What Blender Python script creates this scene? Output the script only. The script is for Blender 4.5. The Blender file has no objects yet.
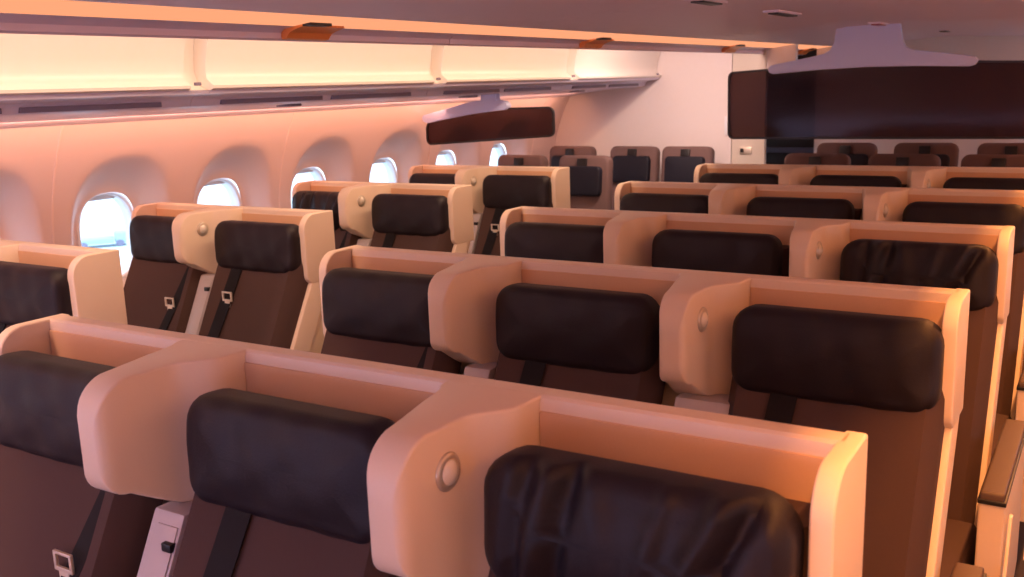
import bpy, bmesh, math, random
from mathutils import Vector, Matrix
random.seed(7)
PI = math.pi
COL = bpy.context.scene.collection
SC = bpy.context.scene

# ------------------------------------------------------------------ materials
def lin(c):
    return tuple(((v / 12.92) if v <= .04045 else ((v + .055) / 1.055) ** 2.4) for v in c)

def mat(name, col, rough=.5, metal=0., spec=.5, noise=0., nscale=40., bump=0., bscale=200., coat=0., trans=0., emit=None, estr=0.):
    m = bpy.data.materials.new(name); m.use_nodes = True
    nt = m.node_tree; b = nt.nodes['Principled BSDF']
    b.inputs['Base Color'].default_value = (*col, 1)
    b.inputs['Roughness'].default_value = rough
    b.inputs['Metallic'].default_value = metal
    b.inputs['Specular IOR Level'].default_value = spec
    b.inputs['Coat Weight'].default_value = coat
    b.inputs['Transmission Weight'].default_value = trans
    if emit:
        b.inputs['Emission Color'].default_value = (*emit, 1)
        b.inputs['Emission Strength'].default_value = estr
    tc = nt.nodes.new('ShaderNodeTexCoord')
    if noise > 0:
        n = nt.nodes.new('ShaderNodeTexNoise'); n.inputs['Scale'].default_value = nscale; n.inputs['Detail'].default_value = 4
        nt.links.new(tc.outputs['Object'], n.inputs['Vector'])
        mx = nt.nodes.new('ShaderNodeMix'); mx.data_type = 'RGBA'
        mx.inputs[6].default_value = (*[v * (1 - noise) for v in col], 1)
        mx.inputs[7].default_value = (*[min(1, v * (1 + noise)) for v in col], 1)
        nt.links.new(n.outputs['Fac'], mx.inputs[0]); nt.links.new(mx.outputs[2], b.inputs['Base Color'])
    if bump > 0:
        n2 = nt.nodes.new('ShaderNodeTexNoise'); n2.inputs['Scale'].default_value = bscale; n2.inputs['Detail'].default_value = 5
        nt.links.new(tc.outputs['Object'], n2.inputs['Vector'])
        bp = nt.nodes.new('ShaderNodeBump'); bp.inputs['Strength'].default_value = bump; bp.inputs['Distance'].default_value = .002
        nt.links.new(n2.outputs['Fac'], bp.inputs['Height']); nt.links.new(bp.outputs['Normal'], b.inputs['Normal'])
    return m

M = {}
M['shell'] = mat('moulded_shell', (.82, .67, .53), .42, noise=.02, nscale=300, bump=.05, bscale=900)
M['shell_in'] = mat('tan_inner_back', (.74, .47, .28), .6, noise=.03, nscale=300)
M['leather'] = mat('dark_leather', (.013, .009, .014), .5, spec=.32, bump=.25, bscale=260)
M['fabric'] = mat('brown_seat_fabric', (.080, .047, .042), .85, spec=.25, noise=.12, nscale=500, bump=.5, bscale=1200)
M['belt'] = mat('belt_webbing', (.007, .005, .007), .7, spec=.25, bump=.3, bscale=900)
M['metal'] = mat('brushed_metal', (.85, .78, .66), .35, metal=.6)
M['silver'] = mat('satin_silver', (.62, .55, .46), .3, metal=.5)
M['lens'] = mat('lamp_lens', (.75, .70, .62), .12, spec=.8)
M['console'] = mat('grey_console_plastic', (.50, .45, .46), .4, noise=.02)
M['black'] = mat('black_plastic', (.012, .012, .014), .4)
M['armpad'] = mat('armrest_leather', (.085, .05, .035), .5, bump=.2, bscale=300)
M['bin'] = mat('bin_white', (.86, .82, .78), .35, noise=.01)
M['panel'] = mat('service_panel_grey', (.74, .70, .88), .35)
M['slot'] = mat('slot_dark', (.22, .19, .28), .5)
M['wall'] = mat('sidewall_white', (.80, .70, .70), .5, noise=.02, nscale=200)
M['seam'] = mat('seam_trim', (.9, .78, .76), .4)
M['reveal'] = mat('window_reveal', (.85, .87, .92), .35)
M['ceil'] = mat('ceiling_panel', (.84, .70, .80), .5, noise=.02, nscale=60)
M['rail'] = mat('bin_rail', (.72, .62, .76), .38)
M['latch'] = mat('glow_tinted_latch', (.85, .28, .07), .35)  # orange light of the glowing strip put into the latch colour
M['carpet'] = mat('carpet', (.05, .04, .05), .95, noise=.4, nscale=300, bump=.6, bscale=500)
M['bulk'] = mat('bulkhead_white', (.82, .76, .76), .5, noise=.02)
M['door'] = mat('lavatory_door', (.72, .66, .58), .45)
M['rim'] = mat('screen_rim', (.012, .010, .012), .35)
M['bracket'] = mat('bracket_white', (.62, .68, 1.0), .4)
M['econ'] = mat('grey_brown_fabric', (.15, .09, .085), .8, noise=.1, nscale=400, bump=.4, bscale=900)
M['econpad'] = mat('navy_leather', (.010, .010, .020), .55, spec=.3, bump=.2, bscale=300)
M['galley'] = mat('galley_dark', (.07, .045, .04), .5)
M['galley2'] = mat('galley_grey', (.16, .14, .18), .45)
M['apron'] = mat('apron_concrete', (.62, .68, .72), .9, noise=.08, nscale=.3)
M['terminal'] = mat('vehicle_grey', (.40, .50, .58), .8)
M['redlamp'] = mat('red_lens', (.35, .03, .03), .3)

def emis(name, col, s):
    m = bpy.data.materials.new(name); m.use_nodes = True; nt = m.node_tree
    for n in list(nt.nodes): nt.nodes.remove(n)
    e = nt.nodes.new('ShaderNodeEmission'); o = nt.nodes.new('ShaderNodeOutputMaterial')
    e.inputs[0].default_value = (*col, 1); e.inputs[1].default_value = s
    nt.links.new(e.outputs[0], o.inputs[0]); return m
M['cove'] = emis('cove_led', (1.0, .38, .19), .50)
M['led'] = emis('aisle_led', (1.0, .50, .22), 3.0)

def smoked(name, tint, gl=.08):
    m = bpy.data.materials.new(name); m.use_nodes = True; nt = m.node_tree
    for n in list(nt.nodes): nt.nodes.remove(n)
    o = nt.nodes.new('ShaderNodeOutputMaterial'); t = nt.nodes.new('ShaderNodeBsdfTransparent')
    g = nt.nodes.new('ShaderNodeBsdfGlossy'); d = nt.nodes.new('ShaderNodeBsdfDiffuse')
    fr = nt.nodes.new('ShaderNodeFresnel'); fr.inputs[0].default_value = 1.45
    t.inputs[0].default_value = (*tint, 1); g.inputs['Roughness'].default_value = .08
    d.inputs[0].default_value = (.030, .012, .014, 1)
    m1 = nt.nodes.new('ShaderNodeMixShader'); m1.inputs[0].default_value = .5
    m2 = nt.nodes.new('ShaderNodeMixShader')
    nt.links.new(t.outputs[0], m1.inputs[1]); nt.links.new(d.outputs[0], m1.inputs[2])
    mu = nt.nodes.new('ShaderNodeMath'); mu.operation = 'MULTIPLY'; mu.inputs[1].default_value = .35
    nt.links.new(fr.outputs[0], mu.inputs[0]); nt.links.new(mu.outputs[0], m2.inputs[0]); nt.links.new(m1.outputs[0], m2.inputs[1]); nt.links.new(g.outputs[0], m2.inputs[2])
    nt.links.new(m2.outputs[0], o.inputs[0]); return m
M['smoke'] = smoked('smoked_acrylic', (.50, .36, .36))
def clearglass(name):
    m = bpy.data.materials.new(name); m.use_nodes = True; nt = m.node_tree
    for n in list(nt.nodes): nt.nodes.remove(n)
    o = nt.nodes.new('ShaderNodeOutputMaterial'); t = nt.nodes.new('ShaderNodeBsdfTransparent')
    g = nt.nodes.new('ShaderNodeBsdfGlossy'); g.inputs['Roughness'].default_value = .03
    t.inputs[0].default_value = (.93, .97, 1, 1)
    mx = nt.nodes.new('ShaderNodeMixShader'); mx.inputs[0].default_value = .06
    nt.links.new(t.outputs[0], mx.inputs[1]); nt.links.new(g.outputs[0], mx.inputs[2]); nt.links.new(mx.outputs[0], o.inputs[0])
    return m
M['glass'] = clearglass('window_glass')

# ------------------------------------------------------------------ mesh helpers
def finish(bm, name, m, ang=38, bevel=0, seg=2):
    bmesh.ops.remove_doubles(bm, verts=bm.verts, dist=1e-5)
    bmesh.ops.recalc_face_normals(bm, faces=bm.faces)
    if bevel:
        es = [e for e in bm.edges if len(e.link_faces) == 2 and e.calc_face_angle(0) > math.radians(40)]
        bmesh.ops.bevel(bm, geom=es, offset=bevel, segments=seg, profile=.6, affect='EDGES', clamp_overlap=True)
    for f in bm.faces: f.smooth = True
    for e in bm.edges:
        e.smooth = not (len(e.link_faces) == 2 and e.calc_face_angle(0) > math.radians(ang))
    me = bpy.data.meshes.new(name); bm.to_mesh(me); bm.free()
    me.materials.append(M[m]); return me

def inst(name, me, parent=None, loc=(0, 0, 0), rot=(0, 0, 0)):
    o = bpy.data.objects.new(name, me); COL.objects.link(o)
    o.location = loc; o.rotation_euler = rot
    if parent: o.parent = parent
    return o
def tag(o, label=None, cat=None, group=None, kind=None):
    if label: o['label'] = label
    if cat: o['category'] = cat
    if group: o['group'] = group
    if kind: o['kind'] = kind
    return o
def thing(name, loc, label, cat, group=None):
    o = bpy.data.objects.new(name, None); COL.objects.link(o); o.location = loc; o.empty_display_size = .1
    return tag(o, label, cat, group)
def struct(name, me, loc=(0, 0, 0)):
    return tag(inst(name, me, None, loc), kind='structure')

def box(bm, x0, x1, y0, y1, z0, z1):
    vs = [bm.verts.new((x, y, z)) for x in (x0, x1) for y in (y0, y1) for z in (z0, z1)]
    for q in ((0, 1, 3, 2), (4, 6, 7, 5), (0, 4, 5, 1), (2, 3, 7, 6), (0, 2, 6, 4), (1, 5, 7, 3)):
        bm.faces.new([vs[i] for i in q])
def boxm(name, m, *b, bevel=0, seg=2):
    bm = bmesh.new()
    for q in (b if isinstance(b[0], (tuple, list)) else [b]): box(bm, *q)
    return finish(bm, name, m, bevel=bevel, seg=seg)

def rr(w, h, r, n=6, step=.02):
    """rounded rectangle outline, counter-clockwise, with subdivided straights: fixed point count from the base size"""
    pts = []
    r = min(r, w / 2 - 1e-4, h / 2 - 1e-4)
    cs = [(w/2 - r, h/2 - r, 0), (-w/2 + r, h/2 - r, PI/2), (-w/2 + r, -h/2 + r, PI), (w/2 - r, -h/2 + r, 1.5*PI)]
    return cs, r
def rrpts(w, h, r, n, nx, nz):
    cs, r = rr(w, h, r)
    out = []
    for k, (cx, cz, a0) in enumerate(cs):
        arc = [(cx + r*math.cos(a0 + PI/2*i/n), cz + r*math.sin(a0 + PI/2*i/n)) for i in range(n + 1)]
        out += arc
        nxt = cs[(k + 1) % 4]; a1 = nxt[2]
        q = (nxt[0] + r*math.cos(a1), nxt[1] + r*math.sin(a1)); pz = arc[-1]
        m = nx if k % 2 == 0 else nz
        out += [(pz[0] + (q[0]-pz[0])*i/m, pz[1] + (q[1]-pz[1])*i/m) for i in range(1, m)]
    return out

def loft(rings, name, m, cap=True, ang=38, closed=True, bevel=0):
    bm = bmesh.new(); R = [[bm.verts.new(p) for p in r] for r in rings]
    n = len(R[0])
    for a, b in zip(R[:-1], R[1:]):
        for i in range(n if closed else n - 1):
            j = (i + 1) % n
            try: bm.faces.new((a[i], a[j], b[j], b[i]))
            except ValueError: pass
    if cap:
        bm.faces.new(R[0]); bm.faces.new(R[-1][::-1])
    return finish(bm, name, m, ang=ang, bevel=bevel)

def pad(name, m, w, h, d, r, e, crown=.006, warp=None, nx=20, nz=8):
    """upholstered pad: front at y=-d/2, rounded edge radius e, slightly crowned front and back"""
    rings = []
    def ring(ins, y):
        pts = rrpts(w - 2*ins, h - 2*ins, max(r - ins, .004), 6, nx, nz)
        out = []
        for x, z in pts:
            dy = warp(x, z, y) if (warp and y < 0) else 0
            out.append((x, y + dy, z))
        return out
    lim = min(w, h) / 2 - .004
    fr = []
    k = lim
    while k > e + .006:
        fr.append((k, -d/2 - crown * (1 - (1 - (k - e) / (lim - e)) ** 2))); k -= .011
    for i in range(7):
        a = PI/2 * i / 6; fr.append((e - e*math.sin(a), -d/2 + e - e*math.cos(a)))
    bk = [(i_, -y_) for i_, y_ in fr[::-1]]
    for ins, y in fr + bk: rings.append(ring(ins, y))
    return loft(rings, name, m, ang=60)

def extrude_yz(name, m, prof, x0, x1, bevel=0, ang=38, seg=3):
    bm = bmesh.new()
    a = [bm.verts.new((x0, y, z)) for y, z in prof]; b = [bm.verts.new((x1, y, z)) for y, z in prof]
    n = len(prof)
    for i in range(n): bm.faces.new((a[i], a[(i+1) % n], b[(i+1) % n], b[i]))
    bm.faces.new(a); bm.faces.new(b[::-1])
    return finish(bm, name, m, bevel=bevel, ang=ang, seg=seg)
def extrude_xz(name, m, prof, y0, y1, bevel=0, ang=38, seg=2):
    bm = bmesh.new()
    a = [bm.verts.new((x, y0, z)) for x, z in prof]; b = [bm.verts.new((x, y1, z)) for x, z in prof]
    n = len(prof)
    for i in range(n): bm.faces.new((a[i], a[(i+1) % n], b[(i+1) % n], b[i]))
    bm.faces.new(a); bm.faces.new(b[::-1])
    return finish(bm, name, m, bevel=bevel, ang=ang, seg=seg)
def arc(cx, cz, r, a0, a1, n=6):
    return [(cx + r*math.cos(math.radians(a0 + (a1-a0)*i/n)), cz + r*math.sin(math.radians(a0 + (a1-a0)*i/n))) for i in range(n + 1)]
def disc(name, m, r, d, axis='x', n=28, dome=0.):
    rings = [[(0, r*k*math.cos(2*PI*i/n), r*k*math.sin(2*PI*i/n)) for i in range(n)] for k in (1,)]
    prof = [(0, r), (d*.6, r), (d, r*.9), (d + dome*.6, r*.5), (d + dome, r*.05)]
    rings = [[(x, k*math.cos(2*PI*i/n), k*math.sin(2*PI*i/n)) for i in range(n)] for x, k in prof]
    return loft(rings, name, m, ang=50)

# ------------------------------------------------------------------ dimensions (metres): x right, y aft, z up
PITCH = .97
ZT, ZB = 1.2, .935           # shell top and bottom of the wrap-around
SL = .50                     # recline slope dy/dz
def yb(z): return -.205 - SL*(.99 - z)      # front surface of the upholstery

# seat meshes --------------------------------------------------------------
def crease(x, z, y):
    # loose leather cover pulled into folds
    g = lambda u, k: math.exp(-(u/k)**2)
    a = .011*g(x + .115 - .18*z, .016) + .014*g(x - .095 - .45*z, .018) + .006*g(x - .04 - .25*z, .014) + .004*g(x + .03 + .1*z, .02) + .004*g(x + .165 - .1*z, .02)
    b = .010*g(x - .130 - .45*z, .013) + .008*g(x + .085 - .18*z, .015) + .006*g(x + .148 - .15*z, .014)
    return -a*1.35 + b*1.9 + .0008*math.sin(x*110 + z*30)
def softw(x, z, y): return .0012*math.sin(x*70 + z*25) + .001*math.sin(x*35 - z*60)
HW, HH = .428, .192
ME = {}
ME['headrest'] = pad('headrest', 'leather', HW, HH, .092, .05, .030, .008, softw, nx=34, nz=8)
ME['headrest_creased'] = pad('headrest_creased', 'leather', HW, HH, .092, .055, .030, .010, crease, nx=90, nz=10)

def slab(name, m, w, z0, z1, t, e, wing=.02):
    """reclined upholstered backrest following yb(z)"""
    L = (z1 - z0); n = 14; rings = []
    # cross sections along z; section in (x, y)
    nz_ = 14
    for k in range(nz_ + 1):
        z = z0 + L*k/nz_
        sec = []
        N = 16
        for i in range(N + 1):
            u = -1 + 2*i/N
            x = u*w/2
            edge = (1 - min(1, (1 - abs(u))/.10))
            bol = wing*max(0, abs(u) - .55)/.45
            y = yb(z) - bol*(1 if edge == 0 else 1 - edge**2) + e*edge**2
            sec.append((x, y, z))
        sec += [(w/2, yb(z) + t, z), (-w/2, yb(z) + t, z)]
        rings.append(sec)
    return loft(rings, name, m, ang=50)
ME['backrest'] = slab('backrest', 'fabric', .440, .44, 1.115, .085, .03)
def cushion():
    rings = []
    for y, zt, zb_ in ((-.46, .455, .34), (-.50, .47, .34), (-.75, .485, .34), (-.90, .48, .35), (-.96, .465, .36), (-.985, .43, .38)):
        rings.append([(x*.235, y, z) for x, z in ((-1, zb_), (-1, zt - .02), (-.95, zt - .004), (-.8, zt), (-.4, zt - .004), (0, zt - .006), (.4, zt - .004), (.8, zt), (.95, zt - .004), (1, zt - .02), (1, zb_))])
    return loft(rings, 'seat_cushion', 'fabric', ang=50)
ME['cushion'] = cushion()
ME['seat_base'] = boxm('seat_base', 'shell', (-.22, .22, -.93, -.34, .12, .34), (-.17, .17, -.85, -.40, 0.0, .12), bevel=.012)

def strap(path, w, off=.008, name='belt_strap'):
    """flat webbing lying on the backrest: path of (x, z)"""
    rings = []
    for i, (x, z) in enumerate(path):
        a = path[max(0, i-1)]; b = path[min(len(path)-1, i+1)]
        d = Vector((b[0]-a[0], b[1]-a[1])).normalized(); nrm = Vector((-d.y, d.x))*w/2
        ys = lambda zz: yb(zz) - off
        p = (x + nrm.x, z + nrm.y); q = (x - nrm.x, z - nrm.y)
        rings.append([(p[0], ys(p[1]), p[1]), (q[0], ys(q[1]), q[1]), (q[0], ys(q[1]) + .004, q[1]), (p[0], ys(p[1]) + .004, p[1])])
    return loft(rings, name, 'belt', ang=30)
# strap down the middle-left, and strap at the right edge
pa = [(-.088 - .07*(i/12.)**1.3, 1.03 - .55*i/12.) for i in range(13)]
pb = [(.185 - .14*(i/12.)**1.1, 1.03 - .50*i/12.) for i in range(13)]
ME['strap_a'] = strap(pa, .058); ME['strap_b'] = strap(pb, .042)
def buckle(x, z):
    bm = bmesh.new()
    y = yb(z) - .018
    # tongue plate with slot ring above
    for (x0, x1, z0, z1) in ((-.014, .014, -.058, -.016), (-.026, -.019, -.014, .016), (.019, .026, -.014, .016), (-.026, .026, .012, .018), (-.026, .026, -.020, -.012)):
        box(bm, x + x0, x + x1, y - .004, y + .002, z + z0, z + z1)
    me = finish(bm, 'buckle_tongue', 'metal', bevel=.0012)
    return me
ME['buckle_a'] = buckle(-.112, .80); ME['buckle_w'] = buckle(-.090, .885); ME['buckle_b'] = buckle(.115, .84)

def seat(x, y, label, group, right_belt=False, creased=False):
    o = thing('reclining_seat', (x, y, 0), label, 'seat', group)
    inst('backrest', ME['backrest'], o)
    h = inst('headrest', ME['headrest_creased' if creased else 'headrest'], o, (0, -.174, 1.069), (math.radians(-4), 0, 0))
    inst('seat_cushion', ME['cushion'], o)
    inst('seat_base', ME['seat_base'], o)
    s = inst('seat_belt', ME['strap_b' if right_belt else 'strap_a'], o)
    inst('buckle_tongue', ME['buckle_b' if right_belt else ('buckle_w' if x < -2.4 else 'buckle_a')], s)
    return o

# shells -------------------------------------------------------------------
def back_panel(w):
    # upper wrap panel plus reclined lower shell, as one moulding; x from -w to 0
    prof = [(0, ZB), (0, ZT - .012), (-.004, ZT - .003), (-.012, ZT), (-.044, ZT), (-.050, ZT - .004), (-.053, ZT - .014), (-.055, ZB + .02), (-.075, ZB - .03), (-.075 - .54*(ZB - .30), .27), (-.04 - .54*(ZB - .30), .25)]
    return extrude_yz('back_shell', 'shell', prof, -w + .02, -.02, ang=30)
def side_panel(name='side_wing', front=-.168, zb_=ZB, th=.030):
    pr = [(0, zb_)] + [(0, ZT)] + arc(front + .06, ZT - .06, .06, 90, 180, 8) + arc(front + .035, zb_ + .035, .035, 180, 270, 6)
    return extrude_yz(name, 'shell', pr, -th, 0, bevel=.006, ang=30)
ME['side_wing'] = side_panel()
def side_strip():
    g = lambda z: -.05 - .54*(.937 - z)
    pr = [(g(.96), .945), (g(.25), .25), (g(.25) - .10, .25), (g(.96) - .10, .955)]
    return extrude_yz('side_frame', 'shell', pr, -.026, -.001, bevel=.006, ang=30)
ME['side_frame'] = side_strip()
def divider():
    # stations along y: half width, bottom, top
    st = []
    def interp(tab, t):
        for (a, va), (b, vb) in zip(tab[:-1], tab[1:]):
            if t <= b:
                q = max(0, (t - a)/(b - a)); q = q*q*(3 - 2*q) if tab is RT else q
                return va + (vb - va)*q
        return tab[-1][1]
    LT = [(.0, .094), (.055, .090), (.075, .078), (.10, .071), (.14, .064), (.20, .049), (.25, .038), (.33, .029)]
    RT = [(.0, .086), (.095, .080), (.175, .031), (.34, .029)]
    ys = [-.03, -.05, -.06, -.075, -.09, -.105, -.12, -.135, -.15, -.165, -.19, -.22, -.245, -.26, -.27, -.28, -.29, -.298, -.305, -.311, -.316, -.319]
    rings = []
    R = .072
    for y in ys:
        wl = interp(LT, -y); wr = interp(RT, -y)
        zt = ZT - .0005
        t = -.247 - y
        if t > 0: zt = ZT - (R - math.sqrt(max(0, R*R - t*t)))
        tb = max(0, min(1, (-y - .10)/.17)); zb_ = ZB - .02 + .085*tb**1.2
        r2 = .05; t2 = (-.268 - y)
        if t2 > 0: zb_ += (r2 - math.sqrt(max(0, r2*r2 - t2*t2)))
        t3 = (-.295 - y)
        e = 0
        if t3 > 0: e = .024 - math.sqrt(max(0, .024**2 - t3*t3)); wl -= e*.45; wr -= e*.45
        c = .005
        sec = []
        for cx, cz, a0 in ((wr - c, zt - c, 0), (-wl + c, zt - c, 90), (-wl + c, zb_ + c, 180), (wr - c, zb_ + c, 270)):
            for i in range(4):
                a = math.radians(a0 + 30*i); sec.append((cx + c*math.cos(a), y, cz + c*math.sin(a)))
        rings.append(sec)
    return loft(rings, 'divider_wing', 'shell', ang=50)
ME['divider'] = divider()
def inner_panel(x0, x1):
    return boxm('inner_back_panel', 'shell_in', (x0, x1, -.0575, -.052, ZB + .02, ZT - .022), bevel=.002)  # separate tan panel over the inner back face, top rim stays cream
LN = {}
def console(xa, xb):
    bm = bmesh.new()
    g = lambda z: yb(z) + .012
    V = []
    for x in (xa, xb):
        for (z, dy) in ((.945, 0), (.945, .07), (.30, .09), (.30, 0)):
            V.append(bm.verts.new((x, g(z) + dy, z)))
    for q in ((0, 1, 2, 3), (4, 7, 6, 5), (0, 3, 7, 4), (1, 5, 6, 2), (0, 4, 5, 1), (3, 2, 6, 7)): bm.faces.new([V[i] for i in q])
    return finish(bm, 'centre_console', 'console', bevel=.006)
ME['console'] = console(.000, .078); ME['console_wide'] = console(-.035, .095)
def inlay():
    bm = bmesh.new(); g = lambda z: yb(z) + .012
    V = [bm.verts.new((x, g(z) + d, z)) for x in (.020, .072) for (z, d) in ((.925, -.003), (.925, .01), (.33, .01), (.33, -.003))]
    for q in ((0, 1, 2, 3), (4, 7, 6, 5), (0, 3, 7, 4), (1, 5, 6, 2), (0, 4, 5, 1), (3, 2, 6, 7)): bm.faces.new([V[i] for i in q])
    return finish(bm, 'console_inlay', 'console', bevel=.002)
ME['inlay'] = inlay()
def cbutton(): 
    bm = bmesh.new()
    box(bm, .050, .074, yb(.895) + .003, yb(.895) + .02, .887, .903)
    return finish(bm, 'console_button', 'black', bevel=.003)
ME['cbutton'] = cbutton()
ME['cscrew'] = boxm('console_screw', 'black', (.045, .052, yb(.915) + .008, yb(.915) + .02, .908, .916), bevel=.001)
# reading lamp
ME['lamp_ring'] = disc('reading_lamp', 'silver', .028, .007)
ME['lamp_lens'] = disc('lamp_lens', 'lens', .018, .004, dome=.006)
# armrests
def armrest(w):
    return (extrude_yz('armrest', 'shell', [(-.20, .25), (-.20, .648), (-.765, .648), (-.772, .64), (-.772, .20), (-.45, .16)], -w/2, w/2, bevel=.006),
            extrude_yz('armrest_pad', 'armpad', [(-.19, .652), (-.19, .672)] + arc(-.765, .667, .007, 60, 180, 4) + [(-.775, .652)], -w/2 + .002, w/2 - .002, bevel=.006),
            extrude_yz('pad_edging', 'black', [(-.185, .646), (-.185, .657), (-.779, .657), (-.779, .646)], -w/2 - .002, w/2 + .002, bevel=.002))
ME['arm_body'], ME['arm_pad'], ME['arm_edge'] = armrest(.058)
ME['armc_body'], ME['armc_pad'], ME['armc_edge'] = armrest(.12)
ME['arm_blade'] = extrude_yz('armrest_blade', 'shell', [(-.72, .60), (-.70, .60), (-.92, .16), (-.97, .16)], .034, .042, bevel=.002)
def add_arm(shell, x, wide=False, blade=0):
    k = 'armc' if wide else 'arm'
    a = inst('armrest', ME[k + '_body'], shell, (x, 0, 0))
    inst('armrest_pad', ME[k + '_pad'], a); inst('pad_edging', ME[k + '_edge'], a)
    if blade: inst('armrest_blade', ME['arm_blade'], a)

BP = {w: back_panel(w) for w in (1.6875, 1.005)}
def shell(x, y, w, divs, label, group, left_wing=True, left_arm=True, lamps=(), screws=(), dots=()):
    """x: outer right edge"""
    o = thing('seat_row_shell', (x, y, 0), label, 'seat shell', group)
    bp = inst('back_shell', BP[w], o)
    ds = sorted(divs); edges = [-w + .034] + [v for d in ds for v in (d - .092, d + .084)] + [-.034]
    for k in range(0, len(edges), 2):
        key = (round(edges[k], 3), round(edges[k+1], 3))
        if key not in LN: LN[key] = inner_panel(*key)
        inst('inner_back_panel', LN[key], bp)
    sw = inst('side_wing', ME['side_wing'], o)
    inst('side_frame', ME['side_frame'], o)
    if left_wing:
        l = inst('side_wing', ME['side_wing'], o, (-w + .032, 0, 0))
        inst('side_frame', ME['side_frame'], o, (-w + .027, 0, 0))
    else:
        inst('side_frame', ME['side_frame'], o, (-w + .05, 0, 0))
    for i, d in enumerate(divs):
        dv = inst('divider_wing', ME['divider'], o, (d, -.008, 0))
        if i in lamps:
            inst('lamp_lens', ME['lamp_lens'], dv, (.034, -.212, 1.133))
            L = inst('reading_lamp', ME['lamp_ring'], dv, (.0285, -.212, 1.133)); L['label'] = 'round silver reading lamp'
        c = inst('centre_console', ME['console_wide' if i in screws else 'console'], o, (d - (.012 if w < 1.5 else 0), 0, 0))
        if i in dots: inst('console_button', ME['cbutton'], c); inst('console_inlay', ME['inlay'], c)
        if i in screws: inst('console_screw', ME['cscrew'], c); inst('console_screw', ME['cscrew'], c, (-.028, 0, 0))
        add_arm(o, d, True)
    add_arm(o, .052, blade=1)
    add_arm(o, -w - .052) if left_arm else None
    return o

D1, D2 = -1.155, -.540
ords = ['nearest', 'second nearest', 'third', 'fourth', 'rearmost']
crs = {(0, 2), (2, 2)}
for i in range(5):
    y = i*PITCH
    shell(0, y, 1.6875, (D1, D2), 'cream moulded shell with two dividers wrapping the %s row of three centre seats' % ords[i], 'centre seat shells',
          lamps=(1,), screws=(1,), dots=(0,))
    for k, (sx, nm) in enumerate(((-1.43, 'brown end seat farthest from near aisle'), (-.850, 'brown middle seat'), (-.236, 'brown seat beside near aisle'))):
        extra = 'creased leather headrest' if (i, k) in crs else 'smooth dark headrest'
        seat(sx - (.016 if (i, k) == (0, 2) else 0), y, '%s, %s centre row, %s' % (nm, ords[i], extra), 'centre block seats', right_belt=(k == 0), creased=(i, k) in crs)
XW, YW = -2.345, .642
for i in range(4):
    y = YW + i*PITCH
    wn = ['nearest', 'second nearest', 'third', 'rearmost'][i]
    shell(XW, y, 1.005, (-.527,), 'cream moulded shell around the %s pair of seats under the windows' % wn, 'window side seat shells', left_wing=True, left_arm=False, lamps=(0,), dots=(0,))
    seat(XW - .757, y, 'brown fabric window seat in the %s pair along the sidewall' % wn, 'window side seats', right_belt=True, creased=(i == 2))
    seat(XW - .238, y, 'brown fabric aisle seat in the %s pair along the sidewall' % wn, 'window side seats', right_belt=False)

# economy seats ------------------------------------------------------------
def econ_back():
    rings = []
    pts = rrpts(.365, .80, .045, 6, 8, 12)
    for ins, y in ((.02, -.045), (.006, -.04), (0, -.028), (0, .02), (.006, .034), (.03, .04)):
        rings.append([(x*(1 - 2*ins/.365), y, z*(1 - 2*ins/.8)) for x, z in pts])
    return loft(rings, 'backrest', 'econ', ang=50)
ME['e_back'] = econ_back()
ME['e_pad'] = pad('headrest', 'econpad', .285, .19, .05, .03, .015, .004, nx=10, nz=6)
ME['e_tab'] = boxm('headrest_tab', 'black', (-.033, .033, -.012, .006, -.035, .035), bevel=.004)
ME['e_cush'] = boxm('seat_cushion', 'econ', (-.21, .21, -.60, -.08, .34, .46), bevel=.03, seg=3)
ME['e_leg'] = boxm('seat_base', 'galley2', (-.17, .17, -.5, -.1, 0, .34), bevel=.01)
ME['e_strut'] = boxm('support_rail', 'metal', (-.012, .012, -.01, .01, 0, .42), bevel=.003)
def econ(x, y, label, zt=1.19, low=0):
    o = thing('economy_seat', (x, y, 0), label, 'seat', 'economy seats behind the partitions')
    b = inst('backrest', ME['e_back'], o, (0, 0, zt - .40), (math.radians(-7), 0, 0))
    inst('headrest', ME['e_pad'], b, (0, -.06, .235))
    inst('headrest_tab', ME['e_tab'], b, (0, -.055, .345))
    inst('seat_cushion', ME['e_cush'], o); inst('seat_base', ME['e_leg'], o)
for x, nm in ((-3.165, 'sidewall end'), (-2.69, 'aisle end')):
    econ(x, 4.37, 'brown economy seat below the small partition, %s of its pair' % nm, 1.195)
for x, nm in ((-3.20, 'nearest the sidewall'), (-2.70, 'in the middle'), (-2.30, 'at the aisle end')):
    econ(x, 5.15, 'navy padded economy seat against the rear bulkhead, %s of three' % nm, 1.20)
for x, nm in ((-1.23, 'farthest left'), (-.76, 'in the middle'), (-.29, 'farthest right')):
    econ(x, 4.42, 'brown topped economy seat just behind the rearmost cream shell, %s' % nm, 1.215)
for x, nm in ((-1.24, 'farthest left'), (-.77, 'in the middle'), (-.30, 'farthest right')):
    econ(x, 5.17, 'brown topped economy seat before the white centre wall, %s' % nm, 1.225)

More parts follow.
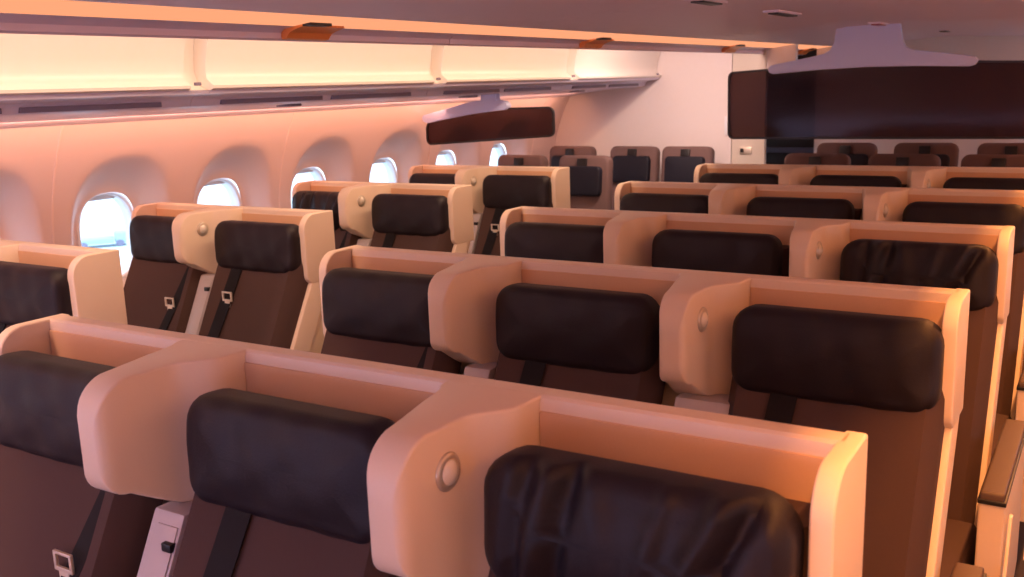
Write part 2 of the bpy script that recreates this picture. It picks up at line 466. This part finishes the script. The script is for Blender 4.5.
# ------------------------------------------------------------------ sidewalls with windows
CX = -.845                                    # cabin centreline
def wx(z):                                    # left wall curve
    if z >= 1.0: return -3.50 + .16*((z - 1.0)/.55)**2
    return -3.50 + .05*(1 - z)**2
def sup(cx, cz, a, b, th, e=2.6):
    c, s = math.cos(th), math.sin(th)
    k = (abs(c/a)**e + abs(s/b)**e)**(-1/e)
    return cx + k*c, cz + k*s
WC = [1.515 + .65*i for i in range(-6, 7)]
NOWIN = WC[-1:]   # window centres along y
ZL, ZU, ZC = .55, 1.60, 1.045
GA, GB = .152, .20
SEAMS = [1.497 - .325 + 1.3*k for k in (-2, -1, 0, 1, 2, 3)]
def wall_mesh(sign):
    bm = bmesh.new()
    def X(y, z, depth=0):
        # seam grooves between panels of two windows
        g = 0
        for s in SEAMS:
            if abs(y - s) < .012 and False: g = .006*(1 - abs(y - s)/.012)
        x = wx(z) - depth - g
        return x if sign > 0 else 2*CX - x
    for yc in WC:
        y0, y1 = yc - .325, yc + .325
        P = []
        n = 16
        for i in range(n): P.append((y0 + (y1-y0)*i/n, ZL))
        for i in range(n): P.append((y1, ZL + (ZU-ZL)*i/n))
        for i in range(n): P.append((y1 - (y1-y0)*i/n, ZU))
        for i in range(n): P.append((y0, ZU - (ZU-ZL)*i/n))
        rings = []
        def ringf(f):
            return [f(math.atan2(z - ZC, y - yc), y, z) for y, z in P]
        A, B = .265, .375
        seqs = []
        R0 = [(y, z, 0) for y, z in P]
        out = [sup(yc, ZC, A, B, math.atan2((z - ZC)/(B/A), y - yc)) for y, z in P]
        inn = [sup(yc, ZC, GA, GB, math.atan2((z - ZC)/(GB/GA), y - yc)) for y, z in P]
        rl = [R0]
        for t in (.33, .66, .86): rl.append([(a[0] + (b[0]-a[0])*t, a[1] + (b[1]-a[1])*t, 0) for a, b in zip(R0, out)])
        for t, dp in [(q/12., .114*math.sin(PI/2*q/12.)**1.5) for q in range(13)]:
            rl.append([(o_[0] + (i_[0]-o_[0])*t, o_[1] + (i_[1]-o_[1])*t, 0 if yc in NOWIN else dp) for o_, i_ in zip(out, inn)])
        if yc in NOWIN: rl.append([(yc + (a_[0]-yc)*.02, ZC + (a_[1]-ZC)*.02, 0) for a_ in inn])
        V = []
        for r in rl:
            V.append([bm.verts.new((X(y, z, 0) - (dp if sign > 0 else -dp), y, z)) for y, z, dp in r])
        if yc in NOWIN:
            bm.faces.new([bm.verts.new((X(y, z, 0), y, z)) for y, z in P[::1]]) if False else None
        for a, b in zip(V[:-1], V[1:]):
            for i in range(len(P)):
                j = (i + 1) % len(P); bm.faces.new((a[i], a[j], b[j], b[i]))
    # lower dado and upper strip
    ya, yz_ = WC[0] - .325, WC[-1] + .325
    ycols = [ya + (yz_ - ya)*i/(16*len(WC)) for i in range(16*len(WC) + 1)]
    for zs in ([0, .2, .4, ZL], [ZU, 1.8, 2.0, 2.25]):
        G = [[bm.verts.new((X(y, min(z, 1.9)), y, z)) for y in ycols] for z in zs]
        for a, b in zip(G[:-1], G[1:]):
            for i in range(len(ycols) - 1): bm.faces.new((a[i], a[i+1], b[i+1], b[i]))
    return finish(bm, 'wall', 'wall', ang=50)
struct('wall_left', wall_mesh(1)); struct('wall_right', wall_mesh(-1))

def seam_mesh():
    rings = []
    for i in range(22):
        z = .55 + 1.02*i/21.; x = wx(z)
        rings.append([(x - .004, -.004, z), (x + .003, -.0035, z), (x + .003, .0035, z), (x - .004, .004, z)])
    return loft(rings, 'wall_seam', 'seam')
ME['seam'] = seam_mesh()
for k_, ys_ in enumerate(SEAMS[1:]):
    struct('trim_%d' % (k_ + 2), ME['seam'], (0, ys_, 0))

def ring_mesh(name, m, a0, b0, a1, b1, prof, n=48):
    """ring swept round the window opening; prof: (t between outlines, depth x)"""
    rings = []
    for t, dx in prof:
        rings.append([(dx, *sup(0, 0, a0 + (a1-a0)*t, b0 + (b1-b0)*t, 2*PI*i/n)) for i in range(n)])
    bm = bmesh.new(); R = [[bm.verts.new(p) for p in r] for r in rings]
    for k in range(len(R)):
        a, b = R[k], R[(k+1) % len(R)]
        for i in range(n): bm.faces.new((a[i], a[(i+1) % n], b[(i+1) % n], b[i]))
    return finish(bm, name, m, ang=40)
ME['win_frame'] = ring_mesh('window_frame', 'reveal', GA + .004, GB + .004, GA - .016, GB - .016, ((0, .004), (.5, .006), (.8, .002), (1, -.012), (1.0, -.06), (0, -.06)))
def pane_mesh():
    bm = bmesh.new(); n = 48
    for x in (-.030, -.036):
        v = [bm.verts.new((x, *sup(0, 0, GA - .010, GB - .010, 2*PI*i/n))) for i in range(n)]
        bm.faces.new(v if x > -.033 else v[::-1])
    bm.verts.ensure_lookup_table()
    for i in range(n): bm.faces.new((bm.verts[i], bm.verts[(i+1) % n], bm.verts[n + (i+1) % n], bm.verts[n + i]))
    return finish(bm, 'window_pane', 'glass')
ME['win_pane'] = pane_mesh()
def shade_mesh():
    bm = bmesh.new(); box(bm, -.022, -.014, -.07, .07, GB - .034, GB - .012)
    return finish(bm, 'window_shade', 'latch' if False else 'reveal', bevel=.003)
ME['win_shade'] = shade_mesh()
n = 0
for sgn in (1, -1):
    for yc in WC[:-1]:
        n += 1
        xg = wx(ZC) - .112
        o = tag(inst('window_%d' % n, ME['win_frame'], None, (xg if sgn > 0 else 2*CX - xg, yc, ZC), (0, 0, 0 if sgn > 0 else PI)), kind='structure')
        inst('window_pane', ME['win_pane'], o); inst('window_shade', ME['win_shade'], o)
# outer skin so that daylight enters only through the glass
def skin(sign):
    bm = bmesh.new()
    x = -3.70 if sign > 0 else 2*CX + 3.70
    bm2 = bm
    ya, yz_ = WC[0] - .325, WC[-1] + .325
    return x
# ------------------------------------------------------------------ floor, end walls, ceilings
Y0, Y1 = -2.75, 5.42
struct('floor', boxm('floor', 'carpet', (-3.8, 2.15, Y0, 9.0, -.05, 0)))
struct('wall_front', boxm('wall_front', 'bulk', (-3.8, 2.15, Y0 - .1, Y0, 0, 2.3)))
struct('wall_rear', boxm('wall_rear', 'bulk', (-3.62, -2.075, Y1, Y1 + .06, 0, 2.3)))
o = struct('door_1', boxm('door_1', 'door', (-2.07, -1.837, Y1 - .005, Y1 + .035, 0, 2.25), bevel=.004))
h = inst('door_latch', boxm('door_latch', 'metal', (-2.01, -1.925, Y1 - .02, Y1 - .004, 1.135, 1.18), bevel=.004), o)
inst('latch_knob', boxm('latch_knob', 'black', (-2.0, -1.978, Y1 - .027, Y1 - .018, 1.145, 1.17), bevel=.003), h)
tag(inst('wall_placard', boxm('wall_placard', 'reveal', (-.022, .022, -.008, 0, -.075, .055), bevel=.003), None, (-2.10, Y1, 1.335)), 'small white switch plate on the rear bulkhead beside the smoked partition', 'switch')
struct('wall_corridor', boxm('wall_corridor', 'bulk', (-3.6, -1.34, 7.9, 7.96, 0, 2.3)))
struct('trim_1', boxm('trim_1', 'bulk', (-1.835, -1.64, Y1, Y1 + .05, 1.70, 2.24)))
struct('wall_galley', boxm('wall_galley', 'bulk', (-3.62, -3.56, 5.75, 7.95, 0, 2.3)))
struct('wall_galley_right', boxm('wall_galley_right', 'bulk', (-1.40, -1.34, 6.46, 7.95, 0, 2.3)))
struct('wall_centre', boxm('wall_centre', 'bulk', (-1.76, 2.15, 6.40, 6.46, 0, 2.3)))
# dark galley seen through the rear opening
g = thing('galley_unit', (-1.9, 7.2, 0), 'dark galley unit with grey drawers seen through the rear aisle opening', 'galley')
inst('cabinet_body', boxm('cabinet_body', 'galley', (-.45, .30, -.1, .65, 0, 2.2), bevel=.01), g)
inst('drawer', boxm('drawer', 'galley2', (-.43, .27, -.13, -.1, .55, .86), bevel=.006), g)
inst('drawer', boxm('drawer', 'galley2', (-.43, .27, -.13, -.1, 1.20, 1.52), bevel=.006), g)
inst('worktop', boxm('worktop', 'slot', (-.45, .30, -.18, -.1, 1.02, 1.06), bevel=.004), g)
# ceiling over both aisles
ZA = 2.16
struct('ceiling', boxm('ceiling', 'ceil', (-3.8, 2.15, Y0, 9.0, ZA + .08, ZA + .14)))

# ------------------------------------------------------------------ window side overhead bins
def bin_unit(y0, y1, label, group, side=1):
    o = thing('overhead_bin', (0, y0, 0), label, 'overhead bin', group)
    if side < 0: o.location.x = 2*CX; o.scale.x = -1
    L = y1 - y0
    face = [(-2.605, 1.672), (-2.592, 1.678), (-2.590, 1.688), (-2.604, 1.698), (-2.622, 1.712), (-2.624, 1.74), (-2.617, 1.78), (-2.603, 1.83), (-2.583, 1.89), (-2.555, 1.96), (-2.52, 2.04)]
    back = [(-2.9, 2.10), (-2.9, 1.68)]
    half = (L - .10)/2
    prof = face + back
    inst('bin_door', extrude_xz('bin_door', 'bin', prof, .001, L - (.10 if y1 < 5.3 else .012), ang=50), o)
    # recessed pillar between this bin and the next
    pf = [(-2.625, 1.672), (-2.665, 1.69), (-2.685, 1.74), (-2.675, 1.83), (-2.64, 1.96), (-2.60, 2.04), (-2.85, 2.1), (-2.85, 1.68)]
    inst('bin_pillar', extrude_xz('bin_pillar', 'bin', pf, L - (.10 if y1 < 5.3 else .012), L, ang=50), o)
    # underside service panel
    un = [(-2.605, 1.672), (-2.615, 1.658), (-2.66, 1.652), (-2.70, 1.648), (-2.712, 1.638), (-2.722, 1.614), (-2.74, 1.609), (-2.9, 1.604), (-3.1, 1.590), (-3.26, 1.570), (-3.36, 1.550), (-3.385, 1.553), (-3.375, 1.575), (-3.2, 1.625), (-2.9, 1.672)]
    sp = inst('service_panel', extrude_xz('service_panel', 'panel', un, 0, L - .003, ang=25), o)
    inst('air_slot', boxm('air_slot', 'slot', (-2.725, -2.708, .14, L/2 - .03, 1.617, 1.635), bevel=.002), sp)
    inst('air_slot', boxm('air_slot', 'slot', (-2.725, -2.708, L/2 + .03, L - .14, 1.617, 1.635), bevel=.002), sp)
    inst('spot_lamp', boxm('spot_lamp', 'slot', (-2.98, -2.90, L/2 - .04, L/2 + .04, 1.592, 1.606), bevel=.004), sp)
    inst('bin_latch', boxm('bin_latch', 'slot', (-2.600, -2.588, L - .10 + .02, L - .10 + .045, 1.688, 1.70), bevel=.002), o)
    return o
ybs = [-2.75, -1.55, -.135, 1.29, 2.765, 4.15, 5.415]
for i in range(6):
    nm = ['in the foremost bay', 'ahead of the nearest pair of seats', 'above the nearest pair of seats', 'above the second pair of seats', 'above the third pair of seats', 'above the small partition, ending at the bulkhead'][i]
    bin_unit(ybs[i], ybs[i+1], 'closed cream window side bin %s' % nm, 'window side overhead bins')
    bin_unit(ybs[i], ybs[i+1], 'cream bin %s, opposite side' % nm, 'opposite overhead bins', -1)

# ------------------------------------------------------------------ centre overhead bins
def cbin(y0, y1, latch_y, label):
    o = thing('centre_bin', (0, y0, 0), label, 'overhead bin', 'centre overhead bins')
    L = y1 - y0 - .004
    half = [(-1.64, 1.855), (-1.55, 1.859), (-1.25, 1.869), (-1.02, 1.879), (-.99, 1.886), (CX, 1.888)]
    prof = half + [(2*CX - x, z) for x, z in half[-2::-1]] + [(-.05, 1.92), (-.05, 2.2), (-1.64, 2.2), (-1.64, 1.92)]
    inst('underside_panel', extrude_xz('underside_panel', 'ceil', prof, 0, L, ang=20), o)
    for s in (1, -1):
        f = (lambda pts: pts) if s > 0 else (lambda pts: [(2*CX - x, z) for x, z in pts])
        inst('light_cove', extrude_xz('light_cove', 'cove', f([(-1.641, 1.8555), (-1.80, 1.838), (-1.80, 1.842), (-1.641, 1.8595)]), 0, L), o)
        rl = inst('bin_rail', extrude_xz('bin_rail', 'rail', f([(-1.80, 1.838), (-1.838, 1.832), (-1.852, 1.822), (-1.853, 1.806), (-1.86, 1.800), (-1.872, 1.806), (-1.872, 1.835), (-1.862, 1.85), (-1.80, 1.862)]), 0, L, ang=40), o)
        x = -1.845 if s > 0 else 2*CX + 1.845
        q = latch_y - y0
        l = inst('rail_latch', extrude_xz('rail_latch', 'latch', f([(-1.765, 1.846), (-1.768, 1.836), (-1.80, 1.828), (-1.818, 1.822), (-1.832, 1.806), (-1.848, 1.803), (-1.852, 1.812), (-1.848, 1.832), (-1.80, 1.842)]), q, q + .18, ang=30), o)
        x0, x1 = sorted((-1.766 if s > 0 else 2*CX + 1.766, -1.735 if s > 0 else 2*CX + 1.735))
        inst('latch_recess', boxm('latch_recess', 'black', (x0, x1, q + .0, q + .09, 1.836, 1.848), bevel=.001), l)
    return o
cb = [(-2.75, -1.89, -2.0 - .3, 'foremost centre bins'), (-1.89, -.07, -.82, 'centre bins above and ahead of the camera'), (-.07, 1.75, .90, 'centre bins over the nearest rows, glow-tinted latch on the lit edge'), (1.75, 3.57, 2.75, 'centre bins over the third and fourth rows with glow-tinted latch'),
      (3.57, 5.39, 4.59, 'centre bins above the big smoked partition'), (5.39, 6.40, 6.2, 'rearmost centre bins ending at the centre wall')]
for a, b, c, d in cb: cbin(a, b, c, 'mauve underside of the ' + d)
def ceil_lamp(x, y, label, L=.28, red=False):
    o = thing('ceiling_lamp', (x, y, 1.886), label, 'ceiling lamp', 'ceiling lamps')
    inst('lamp_housing', boxm('lamp_housing', 'ceil', (-.03, .03, -L/2, L/2, -.006, .004), bevel=.003), o)
    inst('lamp_slot', boxm('lamp_slot', 'redlamp' if red else 'black', (-.02, .02, -L/2 + .03, L/2 - .02, -.011, -.004), bevel=.002), o)
ceil_lamp(-.88, 2.55, 'slim dark slotted lamp in the ceiling ahead of the big bracket', .30)
ceil_lamp(-.87, 1.72, 'round-ended dark fitting in the ceiling near the top edge', .22)
ceil_lamp(-.80, 3.85, 'small red lensed fitting just before the white bracket', .20, True)
ceil_lamp(-.70, 5.2, 'small dark fitting in the ceiling behind the white bracket', .2)

# ------------------------------------------------------------------ class partitions
def poly_xz(name, m, pts, y0, y1, bevel=.003):
    return extrude_xz(name, m, pts, y0, y1, bevel=bevel, ang=30)
def offset_poly(pts, d):
    out = []; n = len(pts)
    A = sum(pts[i][0]*pts[(i+1) % n][1] - pts[(i+1) % n][0]*pts[i][1] for i in range(n))
    s = 1 if A > 0 else -1
    for i in range(n):
        a, b, c = Vector(pts[i-1]), Vector(pts[i]), Vector(pts[(i+1) % n])
        n1 = (b - a).normalized(); n2 = (c - b).normalized()
        nn = (Vector((-n1.y, n1.x)) + Vector((-n2.y, n2.x))).normalized()
        out.append((b.x + nn.x*d*s, b.y + nn.y*d*s))
    return out
def rim_mesh(name, pts, d, y0, y1):
    inn = offset_poly(pts, d); bm = bmesh.new(); n = len(pts)
    V = [[bm.verts.new((x, y, z)) for x, z in P] for P, y in ((pts, y0), (inn, y0), (inn, y1), (pts, y1))]
    for k in range(4):
        a, b = V[k], V[(k+1) % 4]
        for i in range(n): bm.faces.new((a[i], a[(i+1) % n], b[(i+1) % n], b[i]))
    return finish(bm, name, 'rim', ang=40)
def partition(y, outline, bracket, label, br_label, cat_label):
    o = thing('cabin_partition', (0, y, 0), label, 'partition', 'smoked partitions')
    inst('smoked_panel', poly_xz('smoked_panel', 'smoke', offset_poly(outline, .004), -.004, .004, 0), o)
    inst('panel_rim', rim_mesh('panel_rim', outline, .011, -.008, .008), o)
    b = inst('bracket', poly_xz('bracket', 'bracket', bracket, -.030, .022, .006), o); b['label'] = br_label
# centre: arched top edge
xl, xr = -1.622, -.115
top = [(xl + .04 + (xr - xl - .08)*i/14., 1.684 + .022*math.sin(PI*i/14.)) for i in range(15)]
outl = arc(xl + .04, 1.3545, .035, 270, 180, 6)[0:] + arc(xl + .04, 1.65, .036, 180, 110, 5) + top[1:-1] + arc(xr - .04, 1.65, .036, 70, 0, 5) + arc(xr - .04, 1.3545, .035, 0, -90, 6)
brk = [(-1.365, 1.663), (-1.385, 1.672), (-1.392, 1.69), (-1.38, 1.706), (-1.35, 1.714), (-1.16, 1.745), (-1.10, 1.757), (-1.07, 1.775), (-1.05, 1.81), (-1.045, 1.86), (-1.04, 1.888), (-.735, 1.888), (-.73, 1.86), (-.722, 1.81), (-.705, 1.775), (-.67, 1.757), (-.60, 1.748), (-.42, 1.720), (-.385, 1.712), (-.37, 1.693), (-.385, 1.674), (-.41, 1.667), (-.64, 1.677), (-.88, 1.682), (-1.12, 1.677)]
partition(4.05, outl, brk, 'wide smoked acrylic partition hung from the ceiling behind the centre seats', 'pale lilac ceiling bracket', '')
# window side: smaller, tilted top edge
w0, w1 = -3.318, -2.43
outl2 = arc(w0 + .04, 1.352, .035, 270, 180, 6) + [(w0 + .006, 1.42), (w0 + .022, 1.452), (w0 + .05, 1.466), (-3.10, 1.497), (-2.95, 1.515), (-2.75, 1.528)] + arc(w1 - .045, 1.49, .04, 90, 0, 6) + arc(w1 - .04, 1.398, .035, 0, -80, 6)
brk2 = [(-3.285, 1.448), (-3.315, 1.455), (-3.325, 1.475), (-3.315, 1.493), (-3.295, 1.499), (-3.12, 1.534), (-3.005, 1.560), (-2.96, 1.569), (-2.90, 1.572), (-2.895, 1.612), (-2.80, 1.618), (-2.795, 1.571), (-2.745, 1.568), (-2.728, 1.556), (-2.722, 1.538), (-2.728, 1.522), (-2.745, 1.515), (-2.85, 1.508), (-2.98, 1.494), (-3.12, 1.474)]
partition(3.55, outl2, brk2, 'small smoked acrylic partition hung under the window side bins', 'pale lilac bracket under the bin', '')

# ------------------------------------------------------------------ outside the windows
tag(inst('apron', boxm('apron', 'apron', (-900, -6, -400, 900, -5.05, -5.0))), kind='structure')
t = thing('service_vehicle', (-39.6, 26.9, -5), 'small low grey service vehicle parked on the bright apron outside the nearest window', 'vehicle')
t.rotation_euler = (0, 0, math.radians(-35)); t.scale = (.55, .6, .5)
inst('flatbed', boxm('flatbed', 'terminal', (-.9, .9, -1.9, .9, .35, .8), bevel=.05), t)
inst('cab', boxm('cab', 'terminal', (-.85, .85, .95, 2.0, .3, 1.25), bevel=.12), t)
wm = disc('wheel', 'slot', .30, .2)
for x_ in (-.95, .75):
    for y_ in (-1.3, 1.3): inst('wheel', wm, t, (x_, y_, .30))

# ------------------------------------------------------------------ light
w = bpy.data.worlds.new('World'); SC.world = w; w.use_nodes = True
bg = w.node_tree.nodes['Background']; bg.inputs[0].default_value = (.66, .84, 1.0, 1); bg.inputs[1].default_value = 1.8

def area(name, loc, rot, sx, sy, col, e, spread=180):
    l = bpy.data.lights.new(name, 'AREA'); l.shape = 'RECTANGLE'; l.size = sx; l.size_y = sy; l.color = col; l.energy = e
    l.spread = math.radians(spread)
    o = bpy.data.objects.new(name, l); COL.objects.link(o); o.location = loc; o.rotation_euler = rot; return o
WP = (1.0, .41, .23); W = (1.0, .36, .10); W2 = (1.0, .63, .39); CO = (.55, .55, 1.0)
# cove lamps above the two aisles (run along y); area light points to its local -Z
area('aisle_cove_far', (-2.0, 1.2, 2.12), (0, math.radians(30), 0), .06, 7.0, W2, 22)
area('aisle_cove_near', (.30, 1.6, 2.12), (0, math.radians(-10), 0), .06, 7.6, W, 70)
area('wall_wash', (-3.17, 1.5, 1.572), (0, math.radians(50), 0), .03, 7.4, WP, 10)
# unseen warm fills added over the forward end of both aisles
area('forward_warm_fill', (-2.1, -1.9, 2.12), (math.radians(35), 0, 0), .5, .5, W, 9)
area('forward_warm_fill', (.3, -1.9, 2.12), (math.radians(35), 0, 0), .5, .5, W, 9)
area('bulkhead_fill', (-2.0, 3.9, 2.05), (math.radians(50), 0, math.radians(10)), .4, .3, (1, .72, .66), 3.4, 110)  # fill added to brighten the rear bulkhead
# unseen cool fill panel added ahead, level with the seat tops
area('forward_cool_fill', (-1.6, Y0 + .02, .85), (math.radians(90), 0, 0), 3.6, .6, CO, 10)
area('forward_mood_lamp', (-1.4, -2.3, 2.12), (math.radians(42), 0, 0), 3.2, .15, CO, 15)

# ------------------------------------------------------------------ camera
cd = bpy.data.cameras.new('camera'); cam = bpy.data.objects.new('camera', cd); COL.objects.link(cam)
r = Vector((0.8514377882806281, 0.5233868614092615, -0.033464697697046526))
u = Vector((-0.07830796166639932, 0.1899646333152887, 0.9786630074916368))
f = Vector((-0.5185764705686577, 0.8306501143063092, -0.20272846809333286))
m = Matrix((r, u, -f)).transposed().to_4x4(); m.translation = (0.2477, -1.2483, 1.6511)
cam.matrix_world = m
cd.sensor_width = 36; cd.lens = 980.42/1024*36; cd.clip_start = .02; cd.clip_end = 2000
cd.dof.use_dof = True; cd.dof.focus_distance = 2.3; cd.dof.aperture_fstop = 7.5
SC.camera = cam
SC.view_settings.view_transform = 'Standard'; SC.view_settings.look = 'None'; SC.view_settings.gamma = 1
SC.view_settings.use_curve_mapping = False; SC.view_settings.exposure = 1.1
